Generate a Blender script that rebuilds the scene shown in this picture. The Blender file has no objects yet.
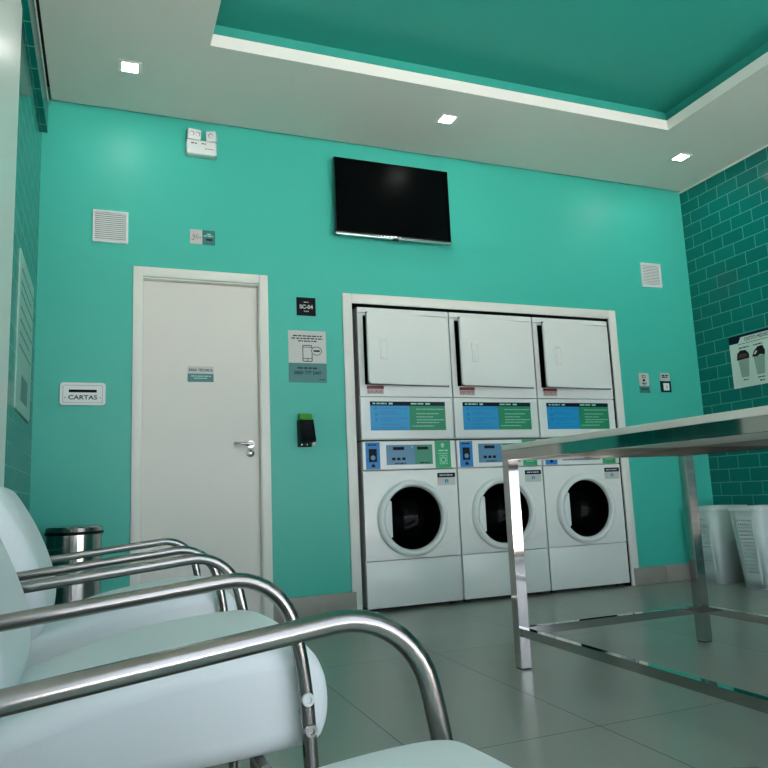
import bpy, bmesh, math, random
from mathutils import Vector, Matrix
random.seed(5)
PI = math.pi
scene = bpy.context.scene
COL = scene.collection

# ------------------------------------------------------------------ materials
def lin(c):
    return tuple((v/12.92 if v <= .04045 else ((v+.055)/1.055)**2.4) for v in c)
def rgb(r, g, b): return lin((r/255, g/255, b/255)) + (1,)

def mat(name, col, rough=.5, metal=0, spec=.5, emit=None, estr=0, noise=0, nscale=8, bump=0, bscale=60, coat=0):
    m = bpy.data.materials.new(name); m.use_nodes = True
    nt = m.node_tree; b = nt.nodes['Principled BSDF']
    b.inputs['Base Color'].default_value = col
    b.inputs['Roughness'].default_value = rough
    b.inputs['Metallic'].default_value = metal
    b.inputs['Specular IOR Level'].default_value = spec
    if coat: b.inputs['Coat Weight'].default_value = coat
    if emit:
        b.inputs['Emission Color'].default_value = emit; b.inputs['Emission Strength'].default_value = estr
    tc = nt.nodes.new('ShaderNodeTexCoord')
    if noise:
        n = nt.nodes.new('ShaderNodeTexNoise'); n.inputs['Scale'].default_value = nscale; n.inputs['Detail'].default_value = 5
        nt.links.new(tc.outputs['Object'], n.inputs['Vector'])
        mx = nt.nodes.new('ShaderNodeMix'); mx.data_type = 'RGBA'
        mx.inputs[6].default_value = tuple(c*(1-noise) for c in col[:3])+(1,)
        mx.inputs[7].default_value = tuple(min(1, c*(1+noise)) for c in col[:3])+(1,)
        nt.links.new(n.outputs['Fac'], mx.inputs[0]); nt.links.new(mx.outputs[2], b.inputs['Base Color'])
    if bump:
        n = nt.nodes.new('ShaderNodeTexNoise'); n.inputs['Scale'].default_value = bscale; n.inputs['Detail'].default_value = 3
        nt.links.new(tc.outputs['Object'], n.inputs['Vector'])
        bp = nt.nodes.new('ShaderNodeBump'); bp.inputs['Strength'].default_value = bump; bp.inputs['Distance'].default_value = .002
        nt.links.new(n.outputs['Fac'], bp.inputs['Height']); nt.links.new(bp.outputs[0], b.inputs['Normal'])
    return m

def brick_mat(name, axes, off, bw, bh, mortar, c1, c2, cm, rough, offset=.5, bump=.3, spec=.5, noise=0):
    """axes: which object axes give u and v"""
    m = bpy.data.materials.new(name); m.use_nodes = True
    nt = m.node_tree; b = nt.nodes['Principled BSDF']
    tc = nt.nodes.new('ShaderNodeTexCoord'); sp = nt.nodes.new('ShaderNodeSeparateXYZ'); cb = nt.nodes.new('ShaderNodeCombineXYZ')
    nt.links.new(tc.outputs['Object'], sp.inputs[0])
    for k in (0, 1):
        a = nt.nodes.new('ShaderNodeMath'); a.operation = 'ADD'; a.inputs[1].default_value = -off[k]+200*(bw if k == 0 else bh)
        nt.links.new(sp.outputs[axes[k]], a.inputs[0]); nt.links.new(a.outputs[0], cb.inputs[k])
    br = nt.nodes.new('ShaderNodeTexBrick')
    br.offset = offset; br.offset_frequency = 2; br.squash = 1
    br.inputs['Scale'].default_value = 1; br.inputs['Mortar Size'].default_value = mortar
    br.inputs['Mortar Smooth'].default_value = .1; br.inputs['Bias'].default_value = 0
    br.inputs['Brick Width'].default_value = bw; br.inputs['Row Height'].default_value = bh
    br.inputs['Color1'].default_value = c1; br.inputs['Color2'].default_value = c2; br.inputs['Mortar'].default_value = cm
    nt.links.new(cb.outputs[0], br.inputs['Vector'])
    out = br.outputs['Color']
    if noise:
        n = nt.nodes.new('ShaderNodeTexNoise'); n.inputs['Scale'].default_value = 2.5; n.inputs['Detail'].default_value = 7
        nt.links.new(tc.outputs['Object'], n.inputs['Vector'])
        mr = nt.nodes.new('ShaderNodeMapRange'); mr.inputs['To Min'].default_value = 1-noise; mr.inputs['To Max'].default_value = 1+noise
        nt.links.new(n.outputs['Fac'], mr.inputs['Value'])
        vm = nt.nodes.new('ShaderNodeVectorMath'); vm.operation = 'SCALE'
        nt.links.new(out, vm.inputs[0]); nt.links.new(mr.outputs[0], vm.inputs['Scale']); out = vm.outputs[0]
    nt.links.new(out, b.inputs['Base Color'])
    b.inputs['Specular IOR Level'].default_value = spec
    mr2 = nt.nodes.new('ShaderNodeMapRange'); mr2.inputs['To Min'].default_value = rough; mr2.inputs['To Max'].default_value = .8
    nt.links.new(br.outputs['Fac'], mr2.inputs['Value']); nt.links.new(mr2.outputs[0], b.inputs['Roughness'])
    bp = nt.nodes.new('ShaderNodeBump'); bp.inputs['Strength'].default_value = bump; bp.inputs['Distance'].default_value = .002; bp.invert = True
    nt.links.new(br.outputs['Fac'], bp.inputs['Height']); nt.links.new(bp.outputs[0], b.inputs['Normal'])
    return m

M = {}
M['teal'] = mat('teal_wall_paint', rgb(60,180,163), .42, spec=.4, bump=.05, bscale=90)
M['teal_ceiling'] = mat('teal_ceiling_paint', rgb(46,160,146), .6)
M['white_wall'] = mat('white_wall_paint', rgb(244,248,242), .32, bump=.05)
M['ceiling'] = mat('ceiling_white_dimmed_copy', rgb(212,218,210), .7)  # white paint darkened; the board's dim grazing light is put into the colour
M['trim'] = mat('white_lacquered_trim', rgb(226,228,220), .4)
M['lip'] = mat('ceiling_white_lit_copy', rgb(246,246,240), .5)  # same white lightened; daylight falling full on the lip is in the colour
M['door'] = mat('pale_grey_door_lacquer', rgb(214,214,206), .42)
M['gap'] = mat('dark_shadow_gap', rgb(8,14,12), .9)
M['base'] = mat('grey_stone_skirting', rgb(146,144,134), .4, noise=.12, nscale=12)
M['floor'] = brick_mat('porcelain_floor_tiles', (0,1), (1.789,-1.237), .6095, 1.2, .0022,
                       rgb(142,147,138), rgb(138,143,134), rgb(60,66,60), .27, offset=0, bump=.15, noise=.06)
M['tile_right'] = brick_mat('teal_glazed_tiles_facing_left', (1,2), (-.1875,3.0505), .193, .1012, .003,
                            rgb(0,116,108), rgb(0,108,100), rgb(70,160,146), .12, bump=.5)
M['tile_left'] = brick_mat('teal_glazed_tiles_facing_right', (1,2), (-.1,3.0505), .193, .1012, .003,
                           rgb(0,110,102), rgb(0,102,94), rgb(90,170,156), .16, bump=.5, spec=.3)
M['enamel'] = mat('white_enamel', rgb(226,232,228), .25, coat=.2)
M['enamel_grey'] = mat('mid_grey_enamel', rgb(150,158,154), .4)  # one even mid grey, for the outline on the letter slot plate
M['seal'] = mat('grey_rubber_seal', rgb(84,92,88), .6)
M['plastic_white'] = mat('white_plastic', rgb(222,230,228), .35)
M['black'] = mat('black_plastic', rgb(12,13,14), .4, spec=.12)
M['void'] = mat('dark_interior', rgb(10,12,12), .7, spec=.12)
M['drumsteel'] = mat('drum_steel', rgb(90,90,90), .3, metal=1)
M['blackglass'] = mat('black_door_glass', rgb(4,5,5), .1, spec=.06)
M['screen'] = mat('television_screen', rgb(4,7,7), .3, spec=.03)
M['bezel'] = mat('television_bezel', rgb(8,8,9), .3)
M['silver'] = mat('silver_strip', rgb(200,204,202), .25, metal=1)
M['steel'] = mat('polished_stainless', (.46,.45,.43,1), .05, metal=1)
M['chrome'] = mat('chromed_tube', (.29,.29,.28,1), .22, metal=1)
M['binsteel'] = mat('brushed_stainless', (.42,.42,.40,1), .13, metal=1)
M['vinyl'] = mat('white_vinyl_upholstery', rgb(222,232,234), .45, bump=.08, bscale=220)
M['tabletop'] = mat('pale_tabletop', rgb(212,216,208), .35)
M['basket'] = mat('pale_grey_basket_plastic', rgb(206,220,218), .35)
M['rubber'] = mat('dark_rubber', rgb(20,20,20), .7)
M['blue'] = mat('blue_print', rgb(8,150,206), .4)
M['bluedark'] = mat('deep_blue_print', rgb(0,122,190), .4)
M['navy'] = mat('navy_print', rgb(14,20,46), .4, spec=.12)
M['green'] = mat('green_print', rgb(22,138,98), .4)
M['greenbright'] = mat('bright_green_print', rgb(30,160,104), .4)
M['bluegrey'] = mat('blue_grey_panel', rgb(82,134,166), .35)
M['greengrey'] = mat('green_grey_panel', rgb(52,140,112), .35)
M['printlight'] = mat('pale_print', rgb(150,208,190), .5)
M['printdark'] = mat('dark_print', rgb(22,28,34), .5, spec=.12)
M['printteal'] = mat('dark_teal_print', rgb(8,42,46), .5, spec=.12)
M['red'] = mat('dark_red_print', rgb(128,44,50), .5)
M['signgrey'] = mat('grey_sign_face', rgb(184,190,186), .45)
M['signteal'] = mat('teal_sign_face', rgb(48,116,114), .45)
M['signblack'] = mat('black_sign_face', rgb(10,12,16), .4, spec=.12)
M['poster'] = mat('pale_poster_paper', rgb(206,224,214), .5)
M['posterleft'] = mat('pale_green_poster_paper', rgb(150,196,182), .5)  # one even pale green tone, deeper than the other poster's paper
M['lime'] = mat('bright_green_plastic', rgb(60,150,20), .4)
M['slot'] = mat('black_slot', rgb(4,5,5), .8, spec=.12)
M['clothes'] = mat('dark_clothes_print', rgb(30,30,34), .6, spec=.12)
M['clothesred'] = mat('dark_red_clothes_print', rgb(84,42,40), .6)
M['basketprint'] = mat('printed_basket_grey', rgb(142,168,156), .5)
M['lens'] = mat('clear_lamp_lens', rgb(220,228,228), .15)
M['led'] = mat('led_diffuser', (1,1,1,1), .5, emit=(1,.98,.94,1), estr=90)
M['frame_metal'] = mat('storefront_aluminium', rgb(60,64,66), .4, metal=.6)
M['pavement'] = mat('pavement_concrete', rgb(150,150,145), .8, noise=.1)
g = bpy.data.materials.new('window_glass'); g.use_nodes = True
nt = g.node_tree; nt.nodes.remove(nt.nodes['Principled BSDF'])
tr = nt.nodes.new('ShaderNodeBsdfTransparent'); gl = nt.nodes.new('ShaderNodeBsdfGlossy'); gl.inputs['Roughness'].default_value = .02
fr = nt.nodes.new('ShaderNodeFresnel'); fr.inputs['IOR'].default_value = 1.3; mx = nt.nodes.new('ShaderNodeMixShader')
nt.links.new(fr.outputs[0], mx.inputs[0]); nt.links.new(tr.outputs[0], mx.inputs[1]); nt.links.new(gl.outputs[0], mx.inputs[2])
nt.links.new(mx.outputs[0], nt.nodes['Material Output'].inputs[0]); M['glass'] = g

# ------------------------------------------------------------------ helpers
class MB:
    def __init__(s): s.bm = bmesh.new()
    def box(s, x0, x1, y0, y1, z0, z1, bev=0, seg=2):
        r = bmesh.ops.create_cube(s.bm, size=1)
        vs = r['verts']
        for v in vs:
            v.co = Vector(((x0+x1)/2+v.co.x*(x1-x0), (y0+y1)/2+v.co.y*(y1-y0), (z0+z1)/2+v.co.z*(z1-z0)))
        if bev:
            es = list({e for v in vs for e in v.link_edges})
            bmesh.ops.bevel(s.bm, geom=es, offset=bev, segments=seg, profile=.5, affect='EDGES', clamp_overlap=True)
        return s
    def prism(s, pts, axis, a, b, bev=0, seg=2):
        """pts: list of 2-D points in the plane normal to axis; extruded a..b"""
        def P(p, t):
            return {'x': (t, p[0], p[1]), 'y': (p[0], t, p[1]), 'z': (p[0], p[1], t)}[axis]
        n = len(pts)
        v0 = [s.bm.verts.new(P(p, a)) for p in pts]; v1 = [s.bm.verts.new(P(p, b)) for p in pts]
        fs = [s.bm.faces.new(v0), s.bm.faces.new(v1[::-1])]
        for i in range(n):
            fs.append(s.bm.faces.new((v0[i], v1[i], v1[(i+1) % n], v0[(i+1) % n])))
        bmesh.ops.recalc_face_normals(s.bm, faces=fs)
        if bev:
            es = list({e for f in fs[:2] for e in f.edges})
            bmesh.ops.bevel(s.bm, geom=es, offset=bev, segments=seg, profile=.5, affect='EDGES', clamp_overlap=True)
        return s
    def tube(s, path, r, n=18, caps=True):
        path = [Vector(p) for p in path]; rings = []
        t0 = (path[1]-path[0]).normalized()
        up = Vector((0,0,1)) if abs(t0.z) < .9 else Vector((0,1,0))
        nrm = (up - t0*up.dot(t0)).normalized()
        for i, p in enumerate(path):
            t = ((path[min(i+1, len(path)-1)]-p).normalized()+(p-path[max(i-1, 0)]).normalized()).normalized() if 0 < i < len(path)-1 else \
                ((path[1]-path[0]) if i == 0 else (path[-1]-path[-2])).normalized()
            nrm = (nrm - t*nrm.dot(t)).normalized(); bn = t.cross(nrm)
            rings.append([s.bm.verts.new(p+nrm*r*math.cos(2*PI*k/n)+bn*r*math.sin(2*PI*k/n)) for k in range(n)])
        for a, b in zip(rings, rings[1:]):
            for k in range(n): s.bm.faces.new((a[k], a[(k+1) % n], b[(k+1) % n], b[k]))
        if caps: s.bm.faces.new(rings[0][::-1]); s.bm.faces.new(rings[-1])
        return s
    def lathe(s, prof, c, axis='y', n=56):
        """prof: (radius, along) pairs, about an axis through c"""
        rings = []
        for r, h in prof:
            ring = []
            for k in range(n):
                a = 2*PI*k/n
                q = {'y': (r*math.cos(a), h, r*math.sin(a)), 'z': (r*math.cos(a), r*math.sin(a), h)}[axis]
                ring.append(s.bm.verts.new(Vector(c)+Vector(q)))
            rings.append(ring)
        fs = []
        for a, b in zip(rings, rings[1:]):
            for k in range(n): fs.append(s.bm.faces.new((a[k], a[(k+1) % n], b[(k+1) % n], b[k])))
        if prof[0][0] > 1e-4 and prof[0] != prof[-1]: pass
        return s
    def cap_last(s, n=56): return s
    def build(s, name, m, parent=None, smooth=40, loc=None):
        bmesh.ops.remove_doubles(s.bm, verts=s.bm.verts, dist=1e-6)
        bmesh.ops.recalc_face_normals(s.bm, faces=s.bm.faces)
        me = bpy.data.meshes.new(name); s.bm.to_mesh(me); s.bm.free()
        for k in (m if isinstance(m, (list, tuple)) else [m]): me.materials.append(k)
        if smooth:
            me.shade_smooth(); me.set_sharp_from_angle(angle=math.radians(smooth))
            for pg in me.polygons:
                if len(pg.vertices) > 24: pg.use_smooth = False      # flat end caps
        o = bpy.data.objects.new(name, me); COL.objects.link(o)
        if parent: o.parent = parent
        if loc: o.location = loc
        return o

def tag(o, label, cat, group=None):
    o['label'] = label; o['category'] = cat
    if group: o['group'] = group
    return o
def thing(name, label, cat, loc=(0,0,0), group=None, rz=0):
    o = bpy.data.objects.new(name, None); COL.objects.link(o); o.empty_display_size = .05
    o.location = loc; o.rotation_euler = (0,0,rz)
    return tag(o, label, cat, group)
def struct(o): o['kind'] = 'structure'; return o
def dup(root, loc, label):
    r = root.copy(); COL.objects.link(r); r.location = loc; r['label'] = label
    for ch in list(root.children):
        c = ch.copy(); COL.objects.link(c); c.parent = r
        for g2 in list(ch.children):
            d = g2.copy(); COL.objects.link(d); d.parent = c
    return r
def box(name, m, x0, x1, y0, y1, z0, z1, parent=None, bev=0, seg=2):
    return MB().box(x0,x1,y0,y1,z0,z1,bev,seg).build(name, m, parent, 60 if seg > 2 else 20)
def write(name, s, size, at, face, m, parent, align='CENTER', sx=1, bold=0):
    """text mesh at a point; face: 'back' (reads from -y), 'right' (on the right wall), 'left' (on the left wall)"""
    cu = bpy.data.curves.new(name, 'FONT'); cu.body = s; cu.size = size; cu.align_x = align; cu.align_y = 'CENTER'
    cu.extrude = .0006; cu.offset = bold
    t = bpy.data.objects.new(name, cu); COL.objects.link(t)
    dg = bpy.context.evaluated_depsgraph_get()
    me = bpy.data.meshes.new_from_object(t.evaluated_get(dg))
    bpy.data.objects.remove(t); bpy.data.curves.remove(cu)
    rz = {'back': 0, 'right': -PI/2, 'left': PI/2}[face]
    me.transform(Matrix.Translation(at) @ Matrix.Rotation(rz, 4, 'Z') @ Matrix.Rotation(PI/2, 4, 'X') @ Matrix.Diagonal((sx,1,1,1)))
    me.materials.clear(); me.materials.append(m)
    o = bpy.data.objects.new(name, me); COL.objects.link(o); o.parent = parent
    return o
def arc(cx, cy, r, a0, a1, n): return [(cx+r*math.cos(a0+(a1-a0)*k/n), cy+r*math.sin(a0+(a1-a0)*k/n)) for k in range(n+1)]
def rrect(x0, x1, z0, z1, r, n=6):
    return arc(x1-r,z1-r,r,0,PI/2,n)+arc(x0+r,z1-r,r,PI/2,PI,n)+arc(x0+r,z0+r,r,PI,1.5*PI,n)+arc(x1-r,z0+r,r,1.5*PI,2*PI,n)
def print_lines(mb, x0, x1, z, h, y, dens=.8, t=.0008, seed=0):
    """a line of print too small to read: short strokes with word gaps"""
    rn = random.Random(seed*97+int(z*1000)); x = x0
    while x < x1:
        w = min(rn.uniform(1.2, 4.5)*h, x1-x)
        if w > h*.3: mb.box(x, x+w, y-t, y, z-h/2, z+h/2)
        x += w+h*rn.uniform(.5, .9)
    return mb

# ------------------------------------------------------------------ room
XL, XR, YB, YF, ZC = .569, 5.448, 0.0, -5.75, 3.16
struct(box('floor', M['floor'], -.2, 6.2, YF-.15, .9, -.1, 0))
# back wall with door and alcove openings
AX0, AX1, AZ = 2.474, 4.578, 2.018       # alcove
DX0, DX1, DZ = 1.143, 1.853, 2.10        # door
w = MB()
w.box(.3, DX0, 0, .14, 0, 3.25); w.box(DX0, DX1, 0, .14, DZ, 3.25); w.box(DX1, AX0, 0, .14, 0, 3.25)
w.box(AX0, AX1, 0, .14, AZ, 3.25); w.box(AX1, 5.7, 0, .14, 0, 3.25)
wall_back = struct(w.build('wall_back', M['teal'], smooth=0))
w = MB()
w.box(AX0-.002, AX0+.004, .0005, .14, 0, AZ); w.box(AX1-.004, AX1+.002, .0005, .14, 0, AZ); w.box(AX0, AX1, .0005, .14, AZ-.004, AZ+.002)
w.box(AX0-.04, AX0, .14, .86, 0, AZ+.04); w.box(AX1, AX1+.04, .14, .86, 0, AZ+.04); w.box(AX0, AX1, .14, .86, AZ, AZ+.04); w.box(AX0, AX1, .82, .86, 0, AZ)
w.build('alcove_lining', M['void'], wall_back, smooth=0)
# left wall: tiled stretch, white stretch, tiled beam
wall_left = struct(box('wall_left', M['white_wall'], .3, XL, YF, -1.15, 0, 3.25))
box('tiling', M['tile_left'], .3, XL-.002, -1.15, 0, 0, 3.25, wall_left)
box('tiled_beam', M['tile_left'], .5, .597, -1.3, 0, 2.954, 3.135, wall_left)
box('cornice', M['trim'], .5, .601, -1.3, 0, 3.135, 3.15, wall_left)
# right wall
wall_right = struct(box('wall_right', M['tile_right'], XR, XR+.2, YF, 0, 0, 3.25))
box('cornice', M['trim'], XR-.008, XR+.01, YF, 0, 3.147, 3.162, wall_right)
# front wall: wide glazed storefront behind the viewer
WX0, WX1, WZ0, WZ1 = .62, 5.40, .02, 3.05
w = MB(); w.box(.3, WX0, YF-.15, YF, 0, 3.25); w.box(WX1, 5.7, YF-.15, YF, 0, 3.25); w.box(WX0, WX1, YF-.15, YF, WZ1, 3.25)
struct(w.build('wall_front', M['white_wall'], smooth=0))
w = MB(); nw = 4
for k in range(nw+1):
    x = WX0+(WX1-WX0)*k/nw; w.box(x-.03, x+.03, YF-.11, YF-.04, WZ0, WZ1)
for z in (WZ0+.03, 2.25, WZ1-.03): w.box(WX0, WX1, YF-.105, YF-.045, z-.03, z+.03)
win = struct(w.build('window_1', M['frame_metal'], smooth=0))
for k in range(nw):
    a, b = WX0+(WX1-WX0)*k/nw, WX0+(WX1-WX0)*(k+1)/nw
    for z0, z1 in ((WZ0+.06, 2.22), (2.28, WZ1-.06)): box('pane', M['glass'], a+.03, b-.03, YF-.078, YF-.072, z0, z1, win)
struct(box('pavement', M['pavement'], -12, 18, YF-16, YF-.15, -.15, -.03))
# ceiling: lowered white board with a recessed teal tray
TX0, TX1, TY0, TY1 = 1.437, 4.560, -4.6, -.83
CX0, CX1, CY1 = .614, XR-.004, -.022
w = MB()
w.box(CX0, TX0, YF, CY1, ZC, ZC+.02); w.box(TX1, CX1, YF, CY1, ZC, ZC+.02); w.box(TX0, TX1, TY1, CY1, ZC, ZC+.02); w.box(TX0, TX1, YF, TY0, ZC, ZC+.02)
ceiling = struct(w.build('ceiling', M['ceiling'], smooth=0))
w = MB(); t = .02; zf = ZC+.072
e = .0015; zl = ZC+.0005
w.box(TX0-t, TX1+t, TY1-e, TY1+t, zl, zf); w.box(TX0-t, TX1+t, TY0-t, TY0+e, zl, zf)
w.box(TX0-t, TX0+e, TY0, TY1, zl, zf); w.box(TX1-e, TX1+t, TY0, TY1, zl, zf)
w.build('tray_lip', M['lip'], ceiling, smooth=0)
w = MB(); s_ = .12; zt = 3.375
w.box(TX0-s_-.05, TX1+s_+.05, TY0-s_-.05, TY1+s_+.05, zt, zt+.04)
w.box(TX0-s_-.03, TX1+s_+.03, TY1+s_, TY1+s_+.03, ZC+.02, zt); w.box(TX0-s_-.03, TX1+s_+.03, TY0-s_-.03, TY0-s_, ZC+.02, zt)
w.box(TX0-s_-.03, TX0-s_, TY0-s_, TY1+s_, ZC+.02, zt); w.box(TX1+s_, TX1+s_+.03, TY0-s_, TY1+s_, ZC+.02, zt)
w.build('tray_recess', M['teal_ceiling'], ceiling, smooth=0)
w = MB(); w.box(.3, CX0+.02, YF, .14, 3.25, 3.27); w.box(.3, 5.7, CY1-.02, .14, 3.25, 3.27); w.box(CX0, CX0+.02, YF, CY1-.02, ZC+.02, 3.25); w.box(CX0, CX1, CY1-.03, CY1-.02, ZC+.02, 3.25)
w.box(5.40, 5.7, YF, .14, 3.25, 3.27)
w.build('shadow_gap', M['gap'], ceiling, smooth=0)
# skirting
w = MB(); w.box(1.908, 2.436, -.018, 0, 0, .143, .002); 
w.box(4.600, 4.898, -.018, 0, 0, .124, .002); w.box(4.901, XR, -.018, 0, 0, .124, .002); w.box(XL, 1.088, -.018, 0, 0, .143, .002)
struct(w.build('baseboard_back', M['base']))

# ------------------------------------------------------------------ door
w = MB()
w.box(1.090, 1.145, -.016, 0, 0, 2.166, .003); w.box(1.851, 1.907, -.016, 0, 0, 2.166, .003); w.box(1.145, 1.851, -.016, 0, 2.108, 2.166, .003)
w.box(1.139, 1.147, -.006, .14, 0, 2.104); w.box(1.847, 1.855, -.006, .14, 0, 2.104); w.box(1.14, 1.855, -.006, .14, 2.096, 2.104)
w.box(1.147, 1.157, .082, .14, 0, 2.096); w.box(1.837, 1.847, .082, .14, 0, 2.096)
door = struct(w.build('door_1', M['trim']))
leaf = box('door_leaf', M['door'], 1.149, 1.845, .040, .076, .006, 2.094, door, .002)
h = MB().lathe([(.0001,.026),(.024,.026),(.026,.03),(.026,.0402)], (1.790,0,1.082))
h.tube([(1.790,.04,1.082),(1.790,-.012,1.082)], .009, 14)
h.tube([(1.799,-.012,1.082),(1.79,-.013,1.082),(1.752,-.012,1.086),(1.71,-.008,1.088),(1.685,0,1.088)], .009, 14)
h.build('door_handle', M['steel'], door)
k = MB().lathe([(.0001,.026),(.007,.026),(.008,.022),(.022,.026),(.025,.032),(.025,.0402)], (1.790,0,1.027))
k.build('lock', M['steel'], door)
# alcove frame
w = MB(); w.box(2.409, 2.474, -.014, 0, 0, 2.084, .002); w.box(4.578, 4.649, -.014, 0, 0, 2.084, .002); w.box(2.474, 4.578, -.014, 0, 2.018, 2.084, .002)
struct(w.build('trim_1', M['trim']))
# ------------------------------------------------------------------ machines
def plate_with_hole(mb, x0, x1, z0, z1, c, r, yf, yb, n=64):
    def onrect(a):
        dx, dz = math.cos(a), math.sin(a); ts = []
        if dx > 1e-9: ts.append((x1-c[0])/dx)
        if dx < -1e-9: ts.append((x0-c[0])/dx)
        if dz > 1e-9: ts.append((z1-c[1])/dz)
        if dz < -1e-9: ts.append((z0-c[1])/dz)
        t = min(ts); return (c[0]+dx*t, c[1]+dz*t)
    angs = [2*PI*k/n for k in range(n)]+[math.atan2(z-c[1], x-c[0]) % (2*PI) for x in (x0, x1) for z in (z0, z1)]
    angs = sorted(set(round(a, 6) for a in angs)); L = len(angs); bm = mb.bm
    V = lambda x, z, y: bm.verts.new((x, y, z))
    i0 = [V(c[0]+r*math.cos(a), c[1]+r*math.sin(a), yf) for a in angs]; i1 = [V(c[0]+r*math.cos(a), c[1]+r*math.sin(a), yb) for a in angs]
    o0 = [V(*onrect(a), yf) for a in angs]; o1 = [V(*onrect(a), yb) for a in angs]
    for k in range(L):
        j = (k+1) % L
        for q in ((i0[k],i0[j],o0[j],o0[k]), (i1[k],o1[k],o1[j],i1[j]), (i0[k],i1[k],i1[j],i0[j]), (o0[k],o0[j],o1[j],o1[k])): bm.faces.new(q)
    return mb

MW = .679
def make_washer(loc, label):
    t = thing('washing_machine', label, 'washing machine', loc, 'washing machines in the alcove')
    b = MB(); b.box(0, .012, .02, .70, .03, 1.088); b.box(MW-.012, MW, .02, .70, .03, 1.088); b.box(0, MW, .69, .70, .03, 1.088)
    b.box(.012, MW-.012, .02, .69, 1.076, 1.088); b.box(.012, MW-.012, .02, .69, .03, .05)
    b.build('cabinet', M['enamel'], t)
    for x in (.05, MW-.05):
        for y in (.07, .64): MB().lathe([(.0001,0),(.022,0),(.022,.02),(.012,.022),(.012,.03),(.0001,.03)], (x,y,0), 'z', 18).build('foot', M['rubber'], t)
    k = MB().box(.001, MW-.001, 0, .02, .024, .316, .004)
    kp = k.build('lower_panel', M['enamel'], t)
    for x in (.06, MW-.06): MB().tube([(x,.004,.047),(x,-.003,.047)], .006, 12).build('screw', M['enamel'], kp)
    c = (.335, .580)
    p = plate_with_hole(MB(), .001, MW-.001, .320, .893, c, .215, 0, .02); p.build('front_panel', M['enamel'], t)
    # hinge fairing on the right of the porthole
    q = [(c[0]+.10, c[1]-.235), (.668, c[1]-.140), (.668, c[1]+.140), (c[0]+.10, c[1]+.235)]
    q += [(c[0]+.232*math.cos(a), c[1]+.232*math.sin(a)) for a in [1.13-.1*k for k in range(0, 23)]]
    MB().prism(q, 'y', -.010, .001, .004, 2).build('hinge_cover', M['enamel'], t)
    r = MB().lathe([(.215,.010),(.246,.004),(.249,-.012),(.246,-.030),(.236,-.042),(.224,-.046),(.213,-.042),(.206,-.028),(.203,-.005),(.203,.012),(.215,.010)], (c[0],0,c[1]))
    ring = r.build('door_ring', M['plastic_white'], t, 60)
    ch = [(.209*math.cos(a), .209*math.sin(a)) for a in [PI-.62+1.24*k/14 for k in range(15)]]
    fl = [(c[0]+x, c[1]+z) for x, z in ch]+[(c[0]-.160, c[1]-.112), (c[0]-.160, c[1]-.09), (c[0]-.160, c[1]+.09), (c[0]-.160, c[1]+.112)]
    MB().prism(fl, 'y', -.044, -.030, .003, 2).build('door_handle', M['plastic_white'], ring)
    gl = MB().lathe([(.204,-.010),(.192,-.016),(.186,-.006),(.172,.050),(.150,.105),(.118,.135),(.06,.148),(.0005,.150)], (c[0],0,c[1]))
    gl.build('door_glass', M['blackglass'], t, 50)
    d = MB().lathe([(.215,.02),(.24,.03),(.27,.10),(.27,.45),(.0005,.46)], (c[0],0,c[1])); d.build('drum', M['drumsteel'], t)
    # control panel
    cp = box('control_panel', M['enamel'], .001, MW-.001, -.004, .02, .898, 1.088, t, .006)
    y = -.0042
    s = box('blue_sticker', M['bluedark'], .022, .122, y-.0012, y+.001, .904, 1.081, t)
    w = MB(); w.box(.044,.100,y-.003,y,.952,1.038,.006); w.build('card_reader', M['printdark'], s)
    w = MB(); w.prism(arc(.072,.98,.016,0,2*PI,20)[:-1],'y',y-.0042,y-.003)
    w.build('reader_symbol', M['bluegrey'], s)
    MB().prism([(.062,.918),(.084,.918),(.088,.926),(.073,.944),(.058,.926)],'y',y-.002,y).build('droplet_symbol', M['navy'], s)
    print_lines(MB(),.04,.105,1.064,.008,y-.0012,seed=3).build('small_print', M['navy'], s)
    dsp = box('display_panel', M['bluegrey'], .168, .502, y-.003, y+.001, .930, 1.062, t)
    w = box('display_right_half', M['greengrey'], .372, .501, y-.0042, y-.001, .931, 1.061, dsp)
    box('display_window', M['printdark'], .215,.295,y-.0045,y-.002,1.028,1.048, dsp)
    box('display_window', M['printdark'], .390,.470,y-.0055,y-.002,1.028,1.048, dsp)
    for i in range(3): box('button', M['printdark'], .206+.036*i,.230+.036*i,y-.0045,y-.002,.960,.978, dsp)
    w = MB(); print_lines(w,.225,.305,.940,.007,y-.003,seed=4); print_lines(w,.405,.480,.941,.007,y-.0042,seed=5)
    w.build('small_print', M['printdark'], dsp)
    w = MB(); w.prism(arc(.352,1.048,.006,0,2*PI,14)[:-1],'y',y-.006,y-.002); w.build('indicator_light', M['printlight'], dsp)
    gs = box('green_sticker', M['greenbright'], .523, .640, y-.0012, y+.001, .902, 1.085, t)
    w = MB(); w.prism([(.572,1.040),(.590,1.040),(.590,1.056),(.599,1.056),(.581,1.076),(.563,1.056),(.572,1.056)],'y',y-.002,y)
    print_lines(w,.55,.62,1.020,.010,y-.0012,seed=6); print_lines(w,.546,.618,1.000,.006,y-.0012,seed=7)
    for a in (([.555,.612],[.928,.932]),([.555,.612],[.984,.988]),([.555,.559],[.928,.988]),([.608,.612],[.928,.988])): w.box(a[0][0],a[0][1],y-.002,y,a[1][0],a[1][1])
    ci = arc(.583,.957,.021,0,2*PI,24); ci2 = arc(.583,.957,.014,0,2*PI,24)
    for i in range(24): w.prism([ci[i],ci[i+1],ci2[i+1],ci2[i]],'y',y-.002,y)
    w.build('washer_symbol', M['printlight'], gs)
    st = box('grey_notice', M['signgrey'], .533, .666, -.0015, .002, .785, .868, t)
    w = MB(); w.box(.533,.666,-.0025,-.001,.838,.868); w.build('notice_header', M['navy'], st)
    w = MB(); print_lines(w,.548,.652,.853,.008,-.0025,seed=8); w.build('notice_print', M['signgrey'], st)
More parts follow.
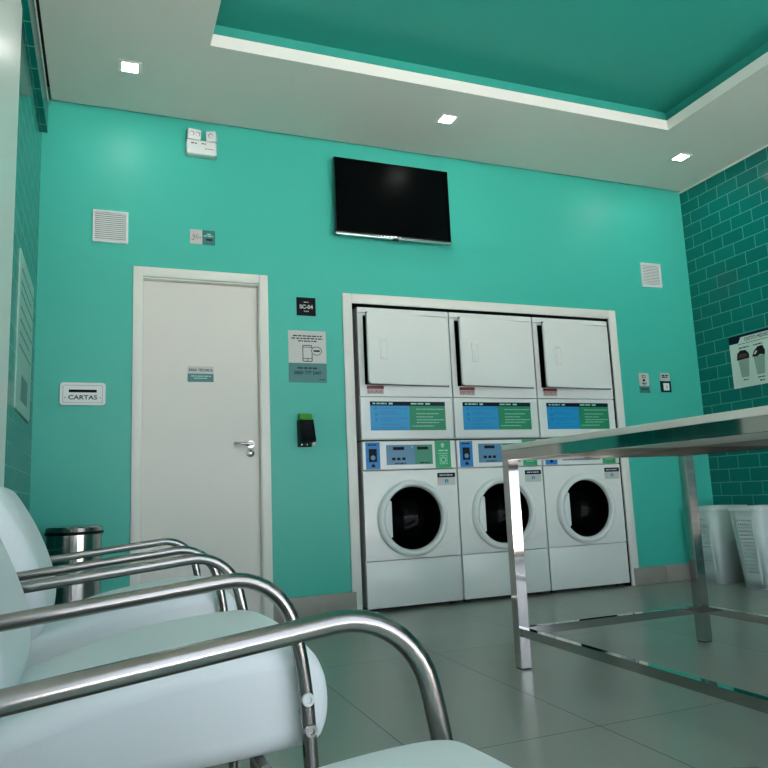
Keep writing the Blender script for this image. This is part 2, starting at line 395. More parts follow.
    w = MB(); w.prism(arc(.600,.812,.013,0,2*PI,18)[:-1],'y',-.0028,-.001); w.build('notice_symbol', M['bluedark'], st)
    w = MB(); w.prism([(.594,.800),(.606,.800),(.602,.820),(.598,.820)],'y',-.0036,-.002); w.build('hand_symbol', M['printlight'], st)
    return t

def make_dryer(loc, label):
    t = thing('tumble_dryer', label, 'tumble dryer', loc, 'tumble dryers in the alcove')
    H = .898
    b = MB(); b.box(0, .012, .02, .70, 0, H); b.box(MW-.012, MW, .02, .70, 0, H); b.box(0, MW, .69, .70, 0, H); b.box(.012, MW-.012, .02, .69, H-.012, H); b.box(.012, MW-.012, .02, .69, 0, .012)
    b.build('cabinet', M['enamel'], t)
    cp = box('control_panel', M['enamel'], .001, MW-.001, 0, .02, .004, .284, t, .005)
    for x in (.045, MW-.045): MB().tube([(x,.004,.020),(x,-.003,.020)], .006, 12).build('screw', M['enamel'], cp)
    # instruction label
    lb = box('instruction_label', M['blue'], .067, .349, -.0015, .002, .060, .254, t)
    box('green_half', M['green'], .349, .618, -.0016, .002, .060, .254, lb)
    w = MB(); w.box(.067,.349,-.0026,-.001,.226,.254); w.build('navy_header', M['navy'], lb)
    w = MB(); w.box(.349,.618,-.0022,-.001,.226,.254); w.build('green_header', M['printteal'], lb)
    w = MB(); print_lines(w,.085,.185,.240,.010,-.0026,seed=1); print_lines(w,.200,.235,.240,.012,-.0026,seed=2)
    print_lines(w,.362,.455,.240,.010,-.0022,seed=3); print_lines(w,.470,.505,.240,.012,-.0022,seed=4)
    for i, z in enumerate((.203,.172,.150,.130,.112,.088)): print_lines(w,.400 if i not in (5,) else .365,.608-.04*((i*7)%3),z,.0055,-.0016,seed=10+i)
    w.build('pale_print', M['printlight'], lb)
    w = MB()
    for i, z in enumerate((.207,.185,.172,.140,.124,.100,.076)): print_lines(w,.135,.335-.05*((i*5)%3),z,.0055,-.0015,seed=20+i)
    w.prism([(.100,.158),(.116,.158),(.120,.170),(.108,.180),(.096,.170)],'y',-.0028,-.001)
    w.box(.098,.112,-.0028,-.001,.200,.214); w.box(.100,.118,-.0028,-.001,.124,.142)
    w.build('dark_print', M['bluedark'], lb)
    # front with the door opening
    fr_ = MB(); fr_.box(.001,.038,0,.02,.288,.856); fr_.box(.655,MW-.001,0,.02,.288,.856); fr_.box(.038,.655,0,.02,.288,.366); fr_.box(.038,.655,0,.02,.840,.856)
    fr_.build('front_panel', M['enamel'], t)
    box('top_strip', M['enamel'], .001, MW-.001, 0, .02, .860, .897, t, .003)
    w = MB(); w.box(.028,.657,.02,.40,.364,.372); w.box(.028,.657,.02,.40,.836,.842); w.box(.028,.034,.02,.40,.364,.84); w.box(.651,.657,.02,.40,.364,.84); w.box(.03,.655,.39,.40,.366,.84)
    w.build('drum_opening', M['void'], t)
    # door, hinged on the right and left standing ajar
    hx, ang = .654, math.radians(-5.6)
    Rm = Matrix.Translation((hx,-.006,0)) @ Matrix.Rotation(-ang, 4, 'Z') @ Matrix.Translation((-hx,.006,0))
    d = MB().prism(rrect(.034,.654,.362,.848,.022,6), 'y', -.024, -.004, .005, 3).build('door', M['enamel'], t); d.data.transform(Rm)
    w = MB()
    for a in ((.120,.176,.656,.664),(.120,.176,.530,.537),(.120,.127,.530,.664),(.170,.176,.530,.664)): w.box(a[0],a[1],-.0285,-.022,a[2],a[3],.002)
    w.box(.133,.150,-.0275,-.022,.542,.650,.002)
    hd = w.build('door_handle', M['enamel'], d); hd.data.transform(Rm)
    w = MB(); w.box(.0325,.6575,-.0045,-.0012,.358,.8495); g_ = w.build('door_seal', M['seal'], d); g_.data.transform(Rm)
    st = box('warning_sticker', M['signgrey'], .050, .170, -.0015, .002, .303, .360, t)
    w = MB(); w.box(.050,.170,-.0026,-.001,.338,.360); w.build('red_header', M['red'], st)
    w = MB()
    for i, z in enumerate((.330,.321,.312)): print_lines(w,.055,.165,z,.005,-.0015,seed=40+i)
    print_lines(w,.06,.16,.349,.006,-.0026,seed=44)
    w.build('sticker_print', M['red'], st)
    return t
MX = [2.513, 2.513+.6885, 2.513+2*.6885]
w0 = make_washer((MX[0],0,0), 'white front-loading washing machine nearest the grey door, left one of three')
dup(w0, (MX[1],0,0), 'white front-loading washing machine in the middle of three, partly behind a steel table leg')
dup(w0, (MX[2],0,0), 'white front-loading washing machine at the right end of the alcove, partly under the table edge')
d0 = make_dryer((MX[0],0,1.1), 'white tumble dryer with its door ajar, stacked at the left end of the alcove')
dup(d0, (MX[1],0,1.1), 'white tumble dryer with its door ajar, middle one of the top row in the alcove')
dup(d0, (MX[2],0,1.1), 'white tumble dryer with its door ajar, stacked at the right end of the alcove')

# ------------------------------------------------------------------ chairs
def resample(pts, n):
    """closed Catmull-Rom through pts, n samples"""
    P = [Vector((p[0], p[1])) for p in pts]; L = len(P); out = []
    for i in range(L):
        a, b, c, d = P[i-1], P[i], P[(i+1) % L], P[(i+2) % L]
        for k in range(n):
            t = k/n
            out.append(.5*((2*b)+(-a+c)*t+(2*a-5*b+4*c-d)*t*t+(-a+3*b-3*c+d)*t**3))
    return out
def pillow(mb, prof, y0, y1, r, crown=0, droop=None, ns=7, nm=10, samples=6):
    P = resample(prof, samples); L = len(P)
    cx = sum(p.x for p in P)/L; cz = sum(p.y for p in P)/L
    area = sum(P[i].x*P[(i+1) % L].y-P[(i+1) % L].x*P[i].y for i in range(L)); sg = 1 if area > 0 else -1
    N = []
    for i in range(L):
        t = (P[(i+1) % L]-P[i-1]); N.append(Vector((t.y, -t.x)).normalized()*sg)
    ys = [y0+r*(1-math.cos(PI/2*k/ns)) for k in range(ns)]+[y0+r+(y1-y0-2*r)*k/nm for k in range(nm+1)]+[y1-r*(1-math.cos(PI/2*k/ns)) for k in range(ns-1, -1, -1)]
    rings = []
    for y in ys:
        s = min(y-y0, y1-y); ins = 0 if s >= r else r-math.sqrt(max(0, r*r-(r-s)**2))
        u = 2*(y-y0)/(y1-y0)-1; bul = crown*(1-u*u)
        ring = []
        Q = [p-n_*(ins-bul) for p, n_ in zip(P, N)]
        for _ in range(int(30*ins/r)):           # relax the inset outline so tight corners do not loop
            Q = [.5*Q[i]+.25*(Q[i-1]+Q[(i+1) % L]) for i in range(L)]
        for q in Q:
            z = q.y
            if droop: z = droop(z, u)
            ring.append(mb.bm.verts.new((q.x, y, z)))
        rings.append(ring)
    for a, b in zip(rings, rings[1:]):
        for k in range(L): mb.bm.faces.new((a[k], a[(k+1) % L], b[(k+1) % L], b[k]))
    mb.bm.faces.new(rings[0]); mb.bm.faces.new(rings[-1][::-1])
    return mb
def fillet(pts, rad, n=8):
    """rounded polyline"""
    out = [Vector(pts[0])]
    for i in range(1, len(pts)-1):
        a, b, c = Vector(pts[i-1]), Vector(pts[i]), Vector(pts[i+1]); r = rad[i-1]
        u, v = (a-b).normalized(), (c-b).normalized(); th = u.angle(v); d = r/math.tan(th/2)
        p, q = b+u*d, b+v*d; m = b+(u+v).normalized()*(r/math.sin(th/2))
        ax = (p-m); ang = ax.angle(q-m); k_ = (p-m).cross(q-m).normalized()
        for k in range(n+1): out.append(m+Matrix.Rotation(ang*k/n, 3, k_) @ ax)
    out.append(Vector(pts[-1])); return out

AW = .258      # half spacing of the arms
def make_chair(loc, label, drop=0, back=0):
    """local x forward, origin on the floor at the wall side"""
    t = thing('waiting_chair', label, 'chair', loc, 'white waiting chairs along the left wall')
    X = lambda x: x-.569
    prof = [(X(.800),.424),(X(.945),.468),(X(1.10),.492),(X(1.225),.499),(X(1.274),.484),(X(1.298),.446),(X(1.304),.400),(X(1.297),.360),(X(1.274),.338),(X(1.19),.330),(X(1.00),.322),(X(.80),.312),(X(.735),.325),(X(.725),.37),(X(.745),.41)]
    prof = [(a-back, b-drop*.7) for a, b in prof]
    pillow(MB(), prof, -.236, .236, .032, .010).build('seat', M['vinyl'], t, 60)
    bp = [(X(.796),.425),(X(.808),.47),(X(.806),.53),(X(.788),.600),(X(.751),.690),(X(.706),.770),(X(.682),.798),(X(.652),.806),(X(.622),.79),(X(.612),.75),(X(.635),.66),(X(.668),.56),(X(.690),.48),(X(.700),.43),(X(.72),.402),(X(.77),.400)]
    def droop(z, u):
        a = abs(u); f = max(0, z-.50)/.31
        e = 0 if a < .55 else 1-math.sqrt(max(0, 1-((a-.55)/.45)**2)); return z-f*.085*e
    pillow(MB(), bp, -.236, .236, .035, .006, droop).build('backrest', M['vinyl'], t, 60)
    for s in (-1, 1):
        y = s*AW
        pts = [(X(.635),y,.012),(X(.655),y,.42),(X(.690),y,.571-drop),(X(1.217),y,.624-drop*.27),(X(1.254),y,.46-drop*.27),(X(1.278),y,.012)]
        pth = fillet(pts, [.25,.06,.10,.8], 9)
        f = MB().tube(pth, .0122, 20).build('arm_frame', M['chrome'], t, 60)
        sc = MB()
        for (x, z) in ((1.2545,.420),(1.2575,.372)):
            sc.lathe([(.0001,0),(.006,0),(.0075,-.0025 if False else .001),(.0125,.001),(.0125,.006)], (X(x), 0, z)) if False else None
        for (x, z) in ((1.2555,.420),(1.259,.372)):
            b = MB(); sgn = s
            prof2 = [(.0004,.0135),(.0045,.0135),(.0055,.0170),(.0095,.0170),(.0105,.0150),(.0105,.009)]
            b.lathe([(r_, sgn*h_) for r_, h_ in prof2], (X(x), y, z), 'y', 22)
            b.build('screw', M['plastic_white'] if z > .4 else M['steel'], f, 50)
        for x in (.635, 1.275): MB().lathe([(.0001,0),(.018,0),(.019,.02),(.0001,.02)], (X(x),y,0), 'z', 18).build('foot_cap', M['rubber'], f)
        MB().tube([(X(1.256),y,.395),(X(1.256),s*.20,.395)], .008, 12).build('bracket', M['chrome'], f)
    MB().tube([(X(1.19),-AW+.01,.315),(X(1.19),AW-.01,.315)], .011, 14).build('cross_tube', M['chrome'], t)
    MB().tube([(X(.66),-AW,.44),(X(.66),AW,.44)], .011, 14).build('cross_tube', M['chrome'], t)
    return t
make_chair((.616,-3.905,0), 'white padded chair nearest the viewer, only its seat front and far chrome arm showing', .015, .014)
c0 = make_chair((.569,-2.957,0), 'middle white padded chair of the row, its seat side and arm screws in full view')
dup(c0, (.569,-2.107,0), 'white padded chair farthest from the viewer, in front of the steel bin')

# ------------------------------------------------------------------ table
t = thing('work_table', 'long polished steel table with a pale top, right of the chairs before the washers', 'table', (2.566,-1.672,0))
TW, TL, TH = 1.03, 2.1, .908
box('tabletop', M['tabletop'], 0, TW, -TL, .0, TH, TH+.024, t, .002)
w = MB()
w.box(0, .02, -TL, 0, .865, TH-.0005); w.box(TW-.02, TW, -TL, 0, .865, TH-.0005); w.box(.02, TW-.02, -.02, 0, .865, TH-.0005); w.box(.02, TW-.02, -TL, -TL+.02, .865, TH-.0005)
w.build('apron', M['steel'], t, 0)
for x in (0, TW-.048):
    for y in (0, -TL+.048):
        lg = MB().box(x, x+.048, y-.048, y, .006, .866).build('leg', M['steel'], t, 0)
        box('foot_pad', M['rubber'], x+.002, x+.046, y-.046, y-.002, 0, .008, lg)
def rail(x0, x1, y0, y1): box('rail', M['steel'], x0, x1, y0, y1, .132, .165, t)
rail(.046, TW-.046, -.039, -.009); rail(.009, .039, -TL+.046, -.046); rail(TW-.039, TW-.009, -TL+.046, -.046)

# ------------------------------------------------------------------ baskets
def patch(mb, A, B, C, D, nu, nv, hole, margin):
    """quad A B C D (A,B bottom; D,C top) cut by a grid of square holes inside margins (u0,u1,v0,v1)"""
    A, B, C, D = map(Vector, (A, B, C, D))
    def P(u, v): return (A*(1-u)+B*u)*(1-v)+(D*(1-u)+C*u)*v
    u0, u1, v0, v1 = margin
    us = [0]+[u0+(u1-u0)*i/nu for i in range(nu+1)]+[1]; vs = [0]+[v0+(v1-v0)*i/nv for i in range(nv+1)]+[1]
    bm = mb.bm; V = [[bm.verts.new(P(u, v)) for u in us] for v in vs]
    for j in range(len(vs)-1):
        for i in range(len(us)-1):
            q = (V[j][i], V[j][i+1], V[j+1][i+1], V[j+1][i])
            if 0 < i < len(us)-2 and 0 < j < len(vs)-2:
                a, b, c, d = us[i], us[i+1], vs[j], vs[j+1]; m = (1-hole)/2
                h = [bm.verts.new(P(a+(b-a)*x, c+(d-c)*y)) for x, y in ((m,m),(1-m,m),(1-m,1-m),(m,1-m))]
                for k in range(4): bm.faces.new((q[k], q[(k+1) % 4], h[(k+1) % 4], h[k]))
            else: bm.faces.new(q)
def make_basket(loc, label):
    """local origin on the floor at the centre; the long side runs along x"""
    t = thing('laundry_basket', label, 'laundry basket', loc, 'laundry baskets by the tiled wall')
    bx, by, tx, ty, H = .125, .098, .178, .135, .548; r0, r1 = .03, .045
    m = MB(); bm = m.bm
    def corner(sx, sy, z, k, n=6):
        f = z/H; hx, hy, r = bx+(tx-bx)*f, by+(ty-by)*f, r0+(r1-r0)*f
        base = {(1,1):0, (-1,1):PI/2, (-1,-1):PI, (1,-1):1.5*PI}[(sx,sy)]
        a = base+PI/2*k/n
        return (sx*(hx-r)+r*math.cos(a), sy*(hy-r)+r*math.sin(a), z)
    cs = [(1,1),(-1,1),(-1,-1),(1,-1)]
    for c in cs:
        for k in range(6):
            q = [corner(*c, 0, k), corner(*c, 0, k+1), corner(*c, H, k+1), corner(*c, H, k)]
            bm.faces.new([bm.verts.new(p) for p in q])
    for i in range(4):
        a, b = cs[i], cs[(i+1) % 4]
        A, B, C, D = corner(*a,0,6), corner(*b,0,0), corner(*b,H,0), corner(*a,H,6)
        if i in (1, 3): patch(m, A, B, C, D, 7, 15, .46, (.16,.84,.18,.86))
        else: bm.faces.new([bm.verts.new(p) for p in (A, B, C, D)])
    bm.faces.new([bm.verts.new(corner(*c, .002, k)) for c in cs for k in range(7)])
    o = m.build('basket_body', M['basket'], t, 35)
    sm = o.modifiers.new('thickness', 'SOLIDIFY'); sm.thickness = .003; sm.offset = -1
    w = MB()
    pts = [corner(*c, H, k) for c in cs for k in range(7)]; L = len(pts)
    prof = [(-.002,-.022),(.009,-.022),(.011,-.004),(.007,.004),(-.004,.004)]
    rings = []
    for p in pts:
        d = Vector((p[0], p[1], 0)); d = Vector((d.x/tx, d.y/ty, 0)).normalized()
        rings.append([w.bm.verts.new((p[0]+d.x*a, p[1]+d.y*a, H+b)) for a, b in prof])
    for i in range(L):
        a, b = rings[i], rings[(i+1) % L]
        for k in range(5): w.bm.faces.new((a[k], b[k], b[(k+1) % 5], a[(k+1) % 5]))
    w.build('rim', M['basket'], t, 35)
    return t
b0 = make_basket((5.232,-.236,0), 'tall pale laundry basket in the back right corner, partly behind a table leg')
dup(b0, (5.232,-.626,0), 'tall pale laundry basket cut off by the right edge of the photo')

# ------------------------------------------------------------------ bin
t = thing('pedal_bin', 'round stainless steel bin with a dark rimmed lid behind the chairs', 'bin', (.802,-.165,0))
MB().lathe([(.0005,.02),(.136,.02),(.138,.022),(.138,.598),(.0005,.598)], (0,0,0), 'z').build('bin_body', M['binsteel'], t)
MB().lathe([(.0005,0),(.142,0),(.142,.022),(.0005,.022)], (0,0,0), 'z').build('base_ring', M['black'], t)
MB().lathe([(.0005,.598),(.146,.598),(.147,.600),(.147,.614),(.0005,.614)], (0,0,0), 'z').build('lid_rim', M['black'], t)
MB().lathe([(.143,.614),(.144,.632),(.138,.640),(.10,.646),(.0005,.648)], (0,0,0), 'z').build('lid', M['binsteel'], t)
MB().box(-.03,.03,-.185,-.13,.004,.016,.003).build('pedal', M['black'], t)

# ------------------------------------------------------------------ television
t = thing('television', 'flat black television mounted high on the teal wall above the dryers', 'television', (2.787,-.04,2.47))
box('casing', M['bezel'], -.428, .428, -.040, -.006, .010, .548, t, .004)
box('screen', M['screen'], -.424, .424, -.0425, -.039, .024, .544, t)
box('silver_strip', M['silver'], -.430, .430, -.044, -.010, -.001, .014, t, .003)
w = MB(); w.box(-.25,.25,-.008,.012,.14,.42,.01); w.box(-.1,.1,.008,.039,.2,.36); w.build('wall_bracket', M['black'], t)
box('receiver_window', M['black'], -.02,.02,-.046,-.03,-.010,.002,t,.002)

# ------------------------------------------------------------------ emergency light
t = thing('emergency_light', 'white twin-head emergency light high on the wall above the door', 'emergency light', (1.488,0,2.915))
box('housing', M['plastic_white'], -.094, .094, -.062, 0, 0, .096, t, .012, 4)
w = MB(); print_lines(w,-.066,-.03,.070,.006,-.0622,seed=2); print_lines(w,.0,.026,.072,.006,-.0622,seed=4); w.build('small_print', M['printdark'], t)
w = MB(); print_lines(w,.02,.08,.040,.004,-.0622,seed=3); w.build('red_print', M['red'], t)
for i, (x0, x1, a) in enumerate(((-.090,-.006,.10), (.036,.100,-.35))):
    hd = MB().box(-.5*(x1-x0), .5*(x1-x0), -.030, .026, -.004, .062, .008, 3).build('lamp_head', M['lens'], t)
    hd.location = ((x0+x1)/2, -.032, .108); hd.rotation_euler = (.25, 0, a)
    l = MB()
    for dx in ((-.018, .018) if i == 0 else (0,)): l.lathe([(.0004,-.026),(.010,-.028),(.014,-.033),(.0145,-.0345)], (dx,0,.03), 'y', 20)
    l.build('reflector', M['steel'], hd)
    MB().tube([(0,.005,-.016),(0,.005,0)], .010, 12).build('swivel', M['plastic_white'], hd)

# ------------------------------------------------------------------ vents
def make_vent(loc, label):
    t = thing('wall_vent', label, 'vent', loc, 'square louvred vents on the teal wall')
    s = .100; b = .012
    w = MB(); w.box(-s,s,-.014,0,s-b,s,.002); w.box(-s,s,-.014,0,-s,-s+b,.002); w.box(-s,-s+b,-.014,0,-s+b,s-b,.002); w.box(s-b,s,-.014,0,-s+b,s-b,.002)
    w.build('vent_frame', M['plastic_white'], t)
    n = 14
    for k in range(n):
        z = -s+b+(2*s-2*b)*(k+.5)/n; h = .0062
        MB().prism([(-.013,z-h),(-.0118,z-h),(-.004,z+h),(-.0052,z+h)], 'x', -s+b, s-b).build('louvre', M['plastic_white'], t)
    box('backing', M['gap'], -s+b, s-b, -.002, 0, -s+b, s-b, t)
    return t
v0 = make_vent((.957,0,2.401), 'square white louvred vent left of the emergency light, above the card slot')
dup(v0, (5.049,0,2.403), 'square white louvred vent near the right corner of the teal wall')

# ------------------------------------------------------------------ downlights
def make_light(loc, label):
    t = thing('ceiling_downlight', label, 'ceiling light', loc, 'square ceiling downlights')
    w = MB(); a, b = .060, .041
    w.box(-a,a,-a,-b,-.005,0,.001); w.box(-a,a,b,a,-.005,0,.001); w.box(-a,-b,-b,b,-.005,0,.001); w.box(b,a,-b,b,-.005,0,.001)
    w.build('light_frame', M['trim'], t)
    box('diffuser', M['led'], -b, b, -b, b, -.0035, -.0005, t)
    return t
l0 = make_light((1.042,-.502,ZC), 'lit square ceiling downlight at the left, above the wall vent')
dup(l0, (3.006,-.515,ZC), 'lit square ceiling downlight in the middle, above the television')
dup(l0, (4.960,-.530,ZC), 'lit square ceiling downlight at the right, by the tiled wall')

# ------------------------------------------------------------------ signs and wall fittings
# letter slot
t = thing('letter_slot', 'white letter slot plate marked CARTAS, left of the door', 'letter slot', (.824,.002,1.382))
MB().prism(rrect(-.122,.122,-.066,.066,.018), 'y', -.016, 0, .004, 2).build('plate', M['plastic_white'], t)
w = MB(); o_ = rrect(-.106,.106,-.052,.050,.010); i_ = rrect(-.1035,.1035,-.0495,.0475,.008)
for k in range(len(o_)): w.prism([o_[k],o_[(k+1) % len(o_)],i_[(k+1) % len(i_)],i_[k]], 'y', -.0165, -.015)
w.build('inner_outline', M['enamel_grey'], t)
box('slot', M['slot'], -.074, .074, -.0175, -.012, .008, .024, t)
write('lettering', 'CARTAS', .034, (0,-.0168,-.022), 'back', M['printdark'], t, sx=1.22, bold=.0006)
w = MB(); w.box(-.096,-.090,-.0172,-.015,-.025,-.021); w.box(.090,.096,-.0172,-.015,-.025,-.021); w.build('dots', M['printdark'], t)
# sign by the emergency light
t = thing('wall_sign', 'small half grey half teal sign below the emergency light', 'sign', (1.499,0,2.388))
box('pale_half', M['signgrey'], -.077, -.002, -.005, 0, -.047, .047, t)
box('teal_half', M['signteal'], -.002, .077, -.0045, 0, -.047, .047, t)
w = MB()
for a in ([(-.062,-.012),(-.05,-.004),(-.046,.014),(-.058,.018),(-.06,.008),(-.046,-.002)], [(-.042,-.010),(-.036,.012),(-.028,.016),(-.026,.004),(-.036,-.006),(-.030,-.014)], [(-.024,-.012),(-.016,.004),(-.010,-.012)], [(-.070,-.018),(-.055,-.022),(-.045,-.014)]):
    w.tube([(x,-.005,z) for x, z in a], .0016, 6)
w.build('drawn_symbol', M['red'], t)
w = MB(); print_lines(w,.026,.052,.022,.008,-.0045,seed=1); print_lines(w,.006,.066,.010,.008,-.0045,seed=2); w.build('pale_print', M['printlight'], t)
w = MB(); print_lines(w,.022,.060,-.014,.012,-.0045,seed=3); w.build('dark_print', M['printteal'], t)
# square number sign
t = thing('number_sign', 'black square sign reading SC-04 above the telephone notice', 'sign', (2.160,0,1.976))
box('panel', M['signblack'], -.064, .064, -.006, 0, -.061, .061, t, .001)
write('number', 'SC-04', .036, (0,-.0063,-.003), 'back', M['signgrey'], t, bold=.0012)
w = MB(); print_lines(w,-.016,.016,.029,.006,-.006,seed=1); print_lines(w,-.016,.016,-.032,.006,-.006,seed=2); w.build('small_print', M['signgrey'], t)
# telephone notice
t = thing('telephone_notice', 'grey and teal telephone notice reading 0800 777 5447 beside the dryers', 'sign', (2.162,.002,1.643))
box('pale_panel', M['signgrey'], -.126, .126, -.005, 0, -.043, .171, t)
box('teal_panel', M['signteal'], -.126, .126, -.0048, 0, -.171, -.043, t)
w = MB(); print_lines(w,-.095,.098,.136,.008,-.005,seed=1); print_lines(w,-.105,.105,.119,.008,-.005,seed=2); print_lines(w,-.062,.062,.102,.008,-.005,seed=3); w.build('small_print', M['printdark'], t)
w = MB(); o_ = rrect(-.034,.032,-.034,.076,.008,3); i_ = rrect(-.029,.027,-.029,.071,.005,3)
for k in range(len(o_)): w.prism([o_[k],o_[(k+1) % len(o_)],i_[(k+1) % len(i_)],i_[k]], 'y', -.0058, -.004)
w.box(-.030,.028,-.0058,-.004,-.014,-.010); w.box(-.030,.028,-.0058,-.004,.060,.064); w.box(-.005,.003,-.0058,-.004,-.026,-.018)
w.build('phone_symbol', M['printdark'], t)
box('bubble_backing', M['signgrey'], .022, .040, -.0062, -.004, .018, .056, t)
w = MB(); o_ = [(.060+.036*math.cos(a), .038+.029*math.sin(a)) for a in [2*PI*k/28 for k in range(28)]]; i_ = [(.060+.032*math.cos(a), .038+.025*math.sin(a)) for a in [2*PI*k/28 for k in range(28)]]
for k in range(28): w.prism([o_[k],o_[(k+1) % 28],i_[(k+1) % 28],i_[k]], 'y', -.0066, -.004)
print_lines(w,.040,.082,.038,.012,-.0056,seed=5); w.build('speech_bubble', M['printdark'], t)
write('telephone_number', '0800 777 5447', .031, (0,-.0051,-.108), 'back', M['printteal'], t, sx=.98, bold=.0006)
w = MB(); print_lines(w,-.070,.070,-.076,.010,-.0048,seed=6); print_lines(w,.075,.112,-.150,.005,-.0048,seed=7); w.build('dark_print', M['printteal'], t)
# card terminal
t = thing('card_terminal', 'small black wall terminal with a bright green top, right of the door', 'card terminal', (2.132,.002,1.058))
box('back_plate', M['black'], -.050, .040, -.016, 0, 0, .170, t, .003)
MB().prism([(-.014,.170),(-.056,.170),(-.112,.034),(-.092,.024),(-.014,.022)], 'x', -.046, .044, .004, 2).build('terminal_body', M['black'], t)
MB().prism([(-.002,.168),(-.058,.168),(-.050,.205),(-.010,.213),(-.002,.210)], 'x', -.044, .036, .004, 2).build('green_top', M['lime'], t)
w = MB()
for i in range(6):
    z = .065+.016*i; y = -.1125+(z-.034)*.412
    w.box(-.026,.026,y-.0006,y+.002,z-.003,z+.003)
w.build('keypad', M['enamel_grey'] if False else M['navy'], t)
for x in (-.026, .008): MB().tube([(x,-.015,.014),(x,-.019,.014)], .004, 10).build('screw', M['silver'], t)
box('paper_slip', M['signgrey'], .024, .042, -.090, -.086, .004, .030, t)
# door sign (fixed on the door leaf)
t = thing('door_sign', 'small grey and teal sign on the pale grey door', 'sign', (1.490,.040,1.520))
box('grey_half', M['signgrey'], -.078, .078, -.004, 0, .002, .048, t)
box('teal_half', M['signteal'], -.078, .078, -.0038, 0, -.048, .002, t)
write('lettering', '\u00c1REA T\u00c9CNICA', .021, (0,-.0042,.024), 'back', M['printdark'], t, bold=.0005)
w = MB(); print_lines(w,-.058,.062,-.013,.006,-.0038,seed=1); print_lines(w,-.040,.044,-.026,.006,-.0038,seed=2); w.build('small_print', M['printlight'], t)
# two small plates near the right corner
t = thing('instruction_plate', 'small grey and teal wall plate, left of the pair by the right corner', 'sign', (4.876,.002,1.517))
MB().prism(rrect(-.049,.049,-.026,.080,.016), 'y', -.005, 0).build('grey_panel', M['signgrey'], t)
box('teal_panel', M['signteal'], -.049, .049, -.0052, 0, -.078, -.026, t)
w = MB(); w.box(-.018,-.013,-.0062,-.004,.040,.062); w.box(.010,.015,-.0062,-.004,.040,.062); w.box(-.018,.015,-.0062,-.004,.058,.062); w.box(-.018,.015,-.0062,-.004,.040,.044)
w.box(-.014,.010,-.0062,-.004,.012,.030); print_lines(w,-.02,.022,-.002,.010,-.005,seed=2); print_lines(w,-.014,.018,-.016,.006,-.005,seed=3); w.build('symbols', M['printdark'], t)
w = MB(); print_lines(w,-.034,.036,-.042,.006,-.0052,seed=4); print_lines(w,-.034,.036,-.054,.006,-.0052,seed=5); w.build('small_print', M['printteal'], t)
t = thing('wall_switch', 'wall switch with dark surround under a small grey plate by the right corner', 'switch', (5.085,0,1.522))
MB().prism(rrect(-.051,.051,.014,.080,.016), 'y', -.005, 0).build('grey_panel', M['signgrey'], t)
w = MB(); print_lines(w,-.030,.032,.058,.010,-.005,seed=3); print_lines(w,-.030,.032,.044,.010,-.005,seed=4); w.build('small_print', M['printdark'], t)
box('surround', M['printteal'], -.051, .051, -.009, 0, -.075, .014, t, .003)
box('switch_plate', M['plastic_white'], -.028, .030, -.013, -.006, -.062, -.004, t, .004)
w = MB(); w.box(-.006,.010,-.0145,-.012,-.046,-.022,.001); w.build('rocker', M['signgrey'], t)

# basket poster on the right wall (face towards -x); u runs towards -y
t = thing('basket_poster', 'pale laundry basket poster with a dark top corner on the tiled right wall', 'poster', (XR,-.332,1.427))
def pb(mb, u0, u1, z0, z1, d0, d1): return mb.box(-d1, -d0, -u1, -u0, z0, z1)
def pp(mb, pts, d0, d1): return mb.prism([(-u, z) for u, z in pts], 'x', -d1, -d0)
PW, PH = .50, .400
pb(MB(), 0, PW, 0, PH, 0, .004).build('paper', M['poster'], t)
w = MB(); pp(w, [(0,PH),(PW,PH),(PW,PH-.018),(.110,PH-.018),(.085,PH-.060),(0,PH-.060)], .003, .0052); w.build('dark_header', M['navy'], t)
write('title', 'CESTO MEDIDOR', .036, (-.0046,-.140,PH-.042), 'right', M['printdark'], t, 'LEFT', sx=.95)
w = MB()
def plines(mb, u0, u1, z, h, seed):
    rn = random.Random(seed); u = u0
    while u < u1:
        wd = min(rn.uniform(1.2,4)*h, u1-u); pb(mb, u, u+wd, z-h/2, z+h/2, .003, .0048); u += wd+h*.7
plines(w,.08,.46,PH-.070,.004,1); plines(w,.085,.180,PH-.100,.008,2); plines(w,.215,.295,PH-.100,.008,3); plines(w,.35,.43,PH-.100,.008,4)
plines(w,.095,.140,.055,.008,5); plines(w,.225,.285,.055,.008,6); plines(w,.240,.280,.030,.010,7); plines(w,.36,.42,.055,.008,8)
w.build('small_print', M['printdark'], t)
for u0 in (.060, .200, .340):
    w = MB(); pp(w, [(u0+.024,.075),(u0+.090,.075),(u0+.106,.215),(u0+.006,.215)], .003, .005); w.build('basket_picture', M['basketprint'], t)
    w = MB(); hp = [(u0-.004,.210),(u0+.110,.214),(u0+.108,.250),(u0+.082,.278),(u0+.036,.282),(u0+.006,.262)] if u0 < .1 else [(u0-.004,.215),(u0+.04,.210),(u0+.064,.222),(u0+.106,.212),(u0+.112,.245),(u0+.094,.285),(u0+.052,.283),(u0+.016,.255)]
    pp(w, hp, .003, .0056); w.build('clothes_picture', M['clothes'], t)
w = MB(); pp(w, [(.072,.222),(.150,.226),(.156,.250),(.082,.256)], .004, .0062); w.build('red_clothes_picture', M['clothesred'], t)
w = MB(); pp(w, [(.212,.232),(.228,.228),(.246,.248),(.236,.256)], .004, .0062); w.build('white_clothes_picture', M['poster'], t)

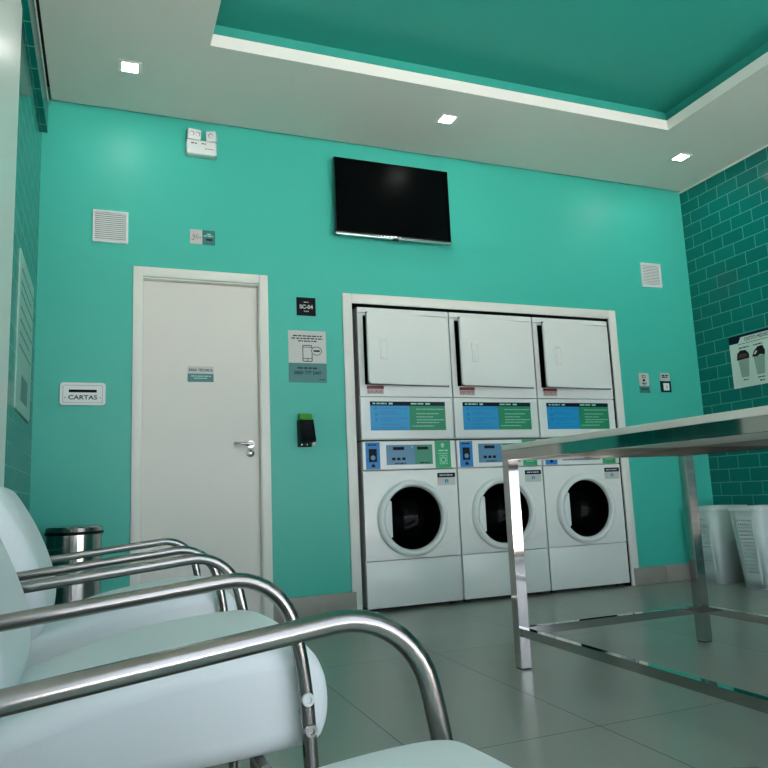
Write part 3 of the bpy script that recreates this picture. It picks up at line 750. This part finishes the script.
# poster on the left tiled wall (faces +x); u runs towards +y
t = thing('notice_poster', 'tall pale notice poster on the narrow tiled wall at the left', 'poster', (XL,-.900,1.190))
box('paper', M['posterleft'], -.002, .004, 0, .670, 0, .735, t)
w = MB(); rn = random.Random(4)
for i, z in enumerate((.66,.60,.55,.48,.42,.36,.30)):
    u = .08
    while u < .62-(.1 if i % 2 else 0):
        d = rn.uniform(.03,.09); w.box(.003,.0052,u,u+d,z-.006,z+.006); u += d+.02
w.build('small_print', M['signteal'], t)
box('dark_panel', M['signteal'], .003, .0056, .20, .48, .06, .18, t)

# ------------------------------------------------------------------ light
wd = bpy.data.worlds.new('sky'); scene.world = wd; wd.use_nodes = True
bg = wd.node_tree.nodes['Background']; bg.inputs['Color'].default_value = (.84,.92,1.06,1); bg.inputs['Strength'].default_value = 3.0
pl = bpy.data.lights.new('storefront_daylight', 'AREA'); pl.shape = 'RECTANGLE'; pl.size = WX1-WX0; pl.size_y = WZ1-WZ0
po = bpy.data.objects.new('storefront_daylight', pl); COL.objects.link(po)
po.location = ((WX0+WX1)/2, YF-.13, (WZ0+WZ1)/2); po.rotation_euler = (PI/2, 0, 0)
pl.cycles.is_portal = True

sl = bpy.data.lights.new('street_sun', 'SUN'); sl.energy = 135; sl.angle = .009; sl.color = (1,.90,.90)
so = bpy.data.objects.new('street_sun', sl); COL.objects.link(so); so.location = (-8,-4,9)
so.rotation_euler = Vector((.62,-.28,-.73)).to_track_quat('-Z', 'Y').to_euler()

# ------------------------------------------------------------------ camera
cam = bpy.data.cameras.new('camera'); co = bpy.data.objects.new('camera', cam); COL.objects.link(co)
cam.sensor_width = 36; cam.sensor_fit = 'HORIZONTAL'; cam.lens = 36*715.338/768; cam.clip_start = .02
yaw, pit, rol = .3765, .1523, -.0420
fwd = Vector((math.sin(yaw)*math.cos(pit), math.cos(yaw)*math.cos(pit), math.sin(pit)))
rt = Vector((math.cos(yaw), -math.sin(yaw), 0)); up = rt.cross(fwd)
r2 = math.cos(rol)*rt+math.sin(rol)*up; u2 = -math.sin(rol)*rt+math.cos(rol)*up
mw = Matrix((( r2.x,u2.x,-fwd.x,.941),(r2.y,u2.y,-fwd.y,-4.4149),(r2.z,u2.z,-fwd.z,.7438),(0,0,0,1)))
co.matrix_world = mw
scene.camera = co
scene.view_settings.view_transform = 'Standard'; scene.view_settings.look = 'None'
scene.view_settings.exposure = .10; scene.view_settings.gamma = 1; scene.view_settings.use_curve_mapping = False
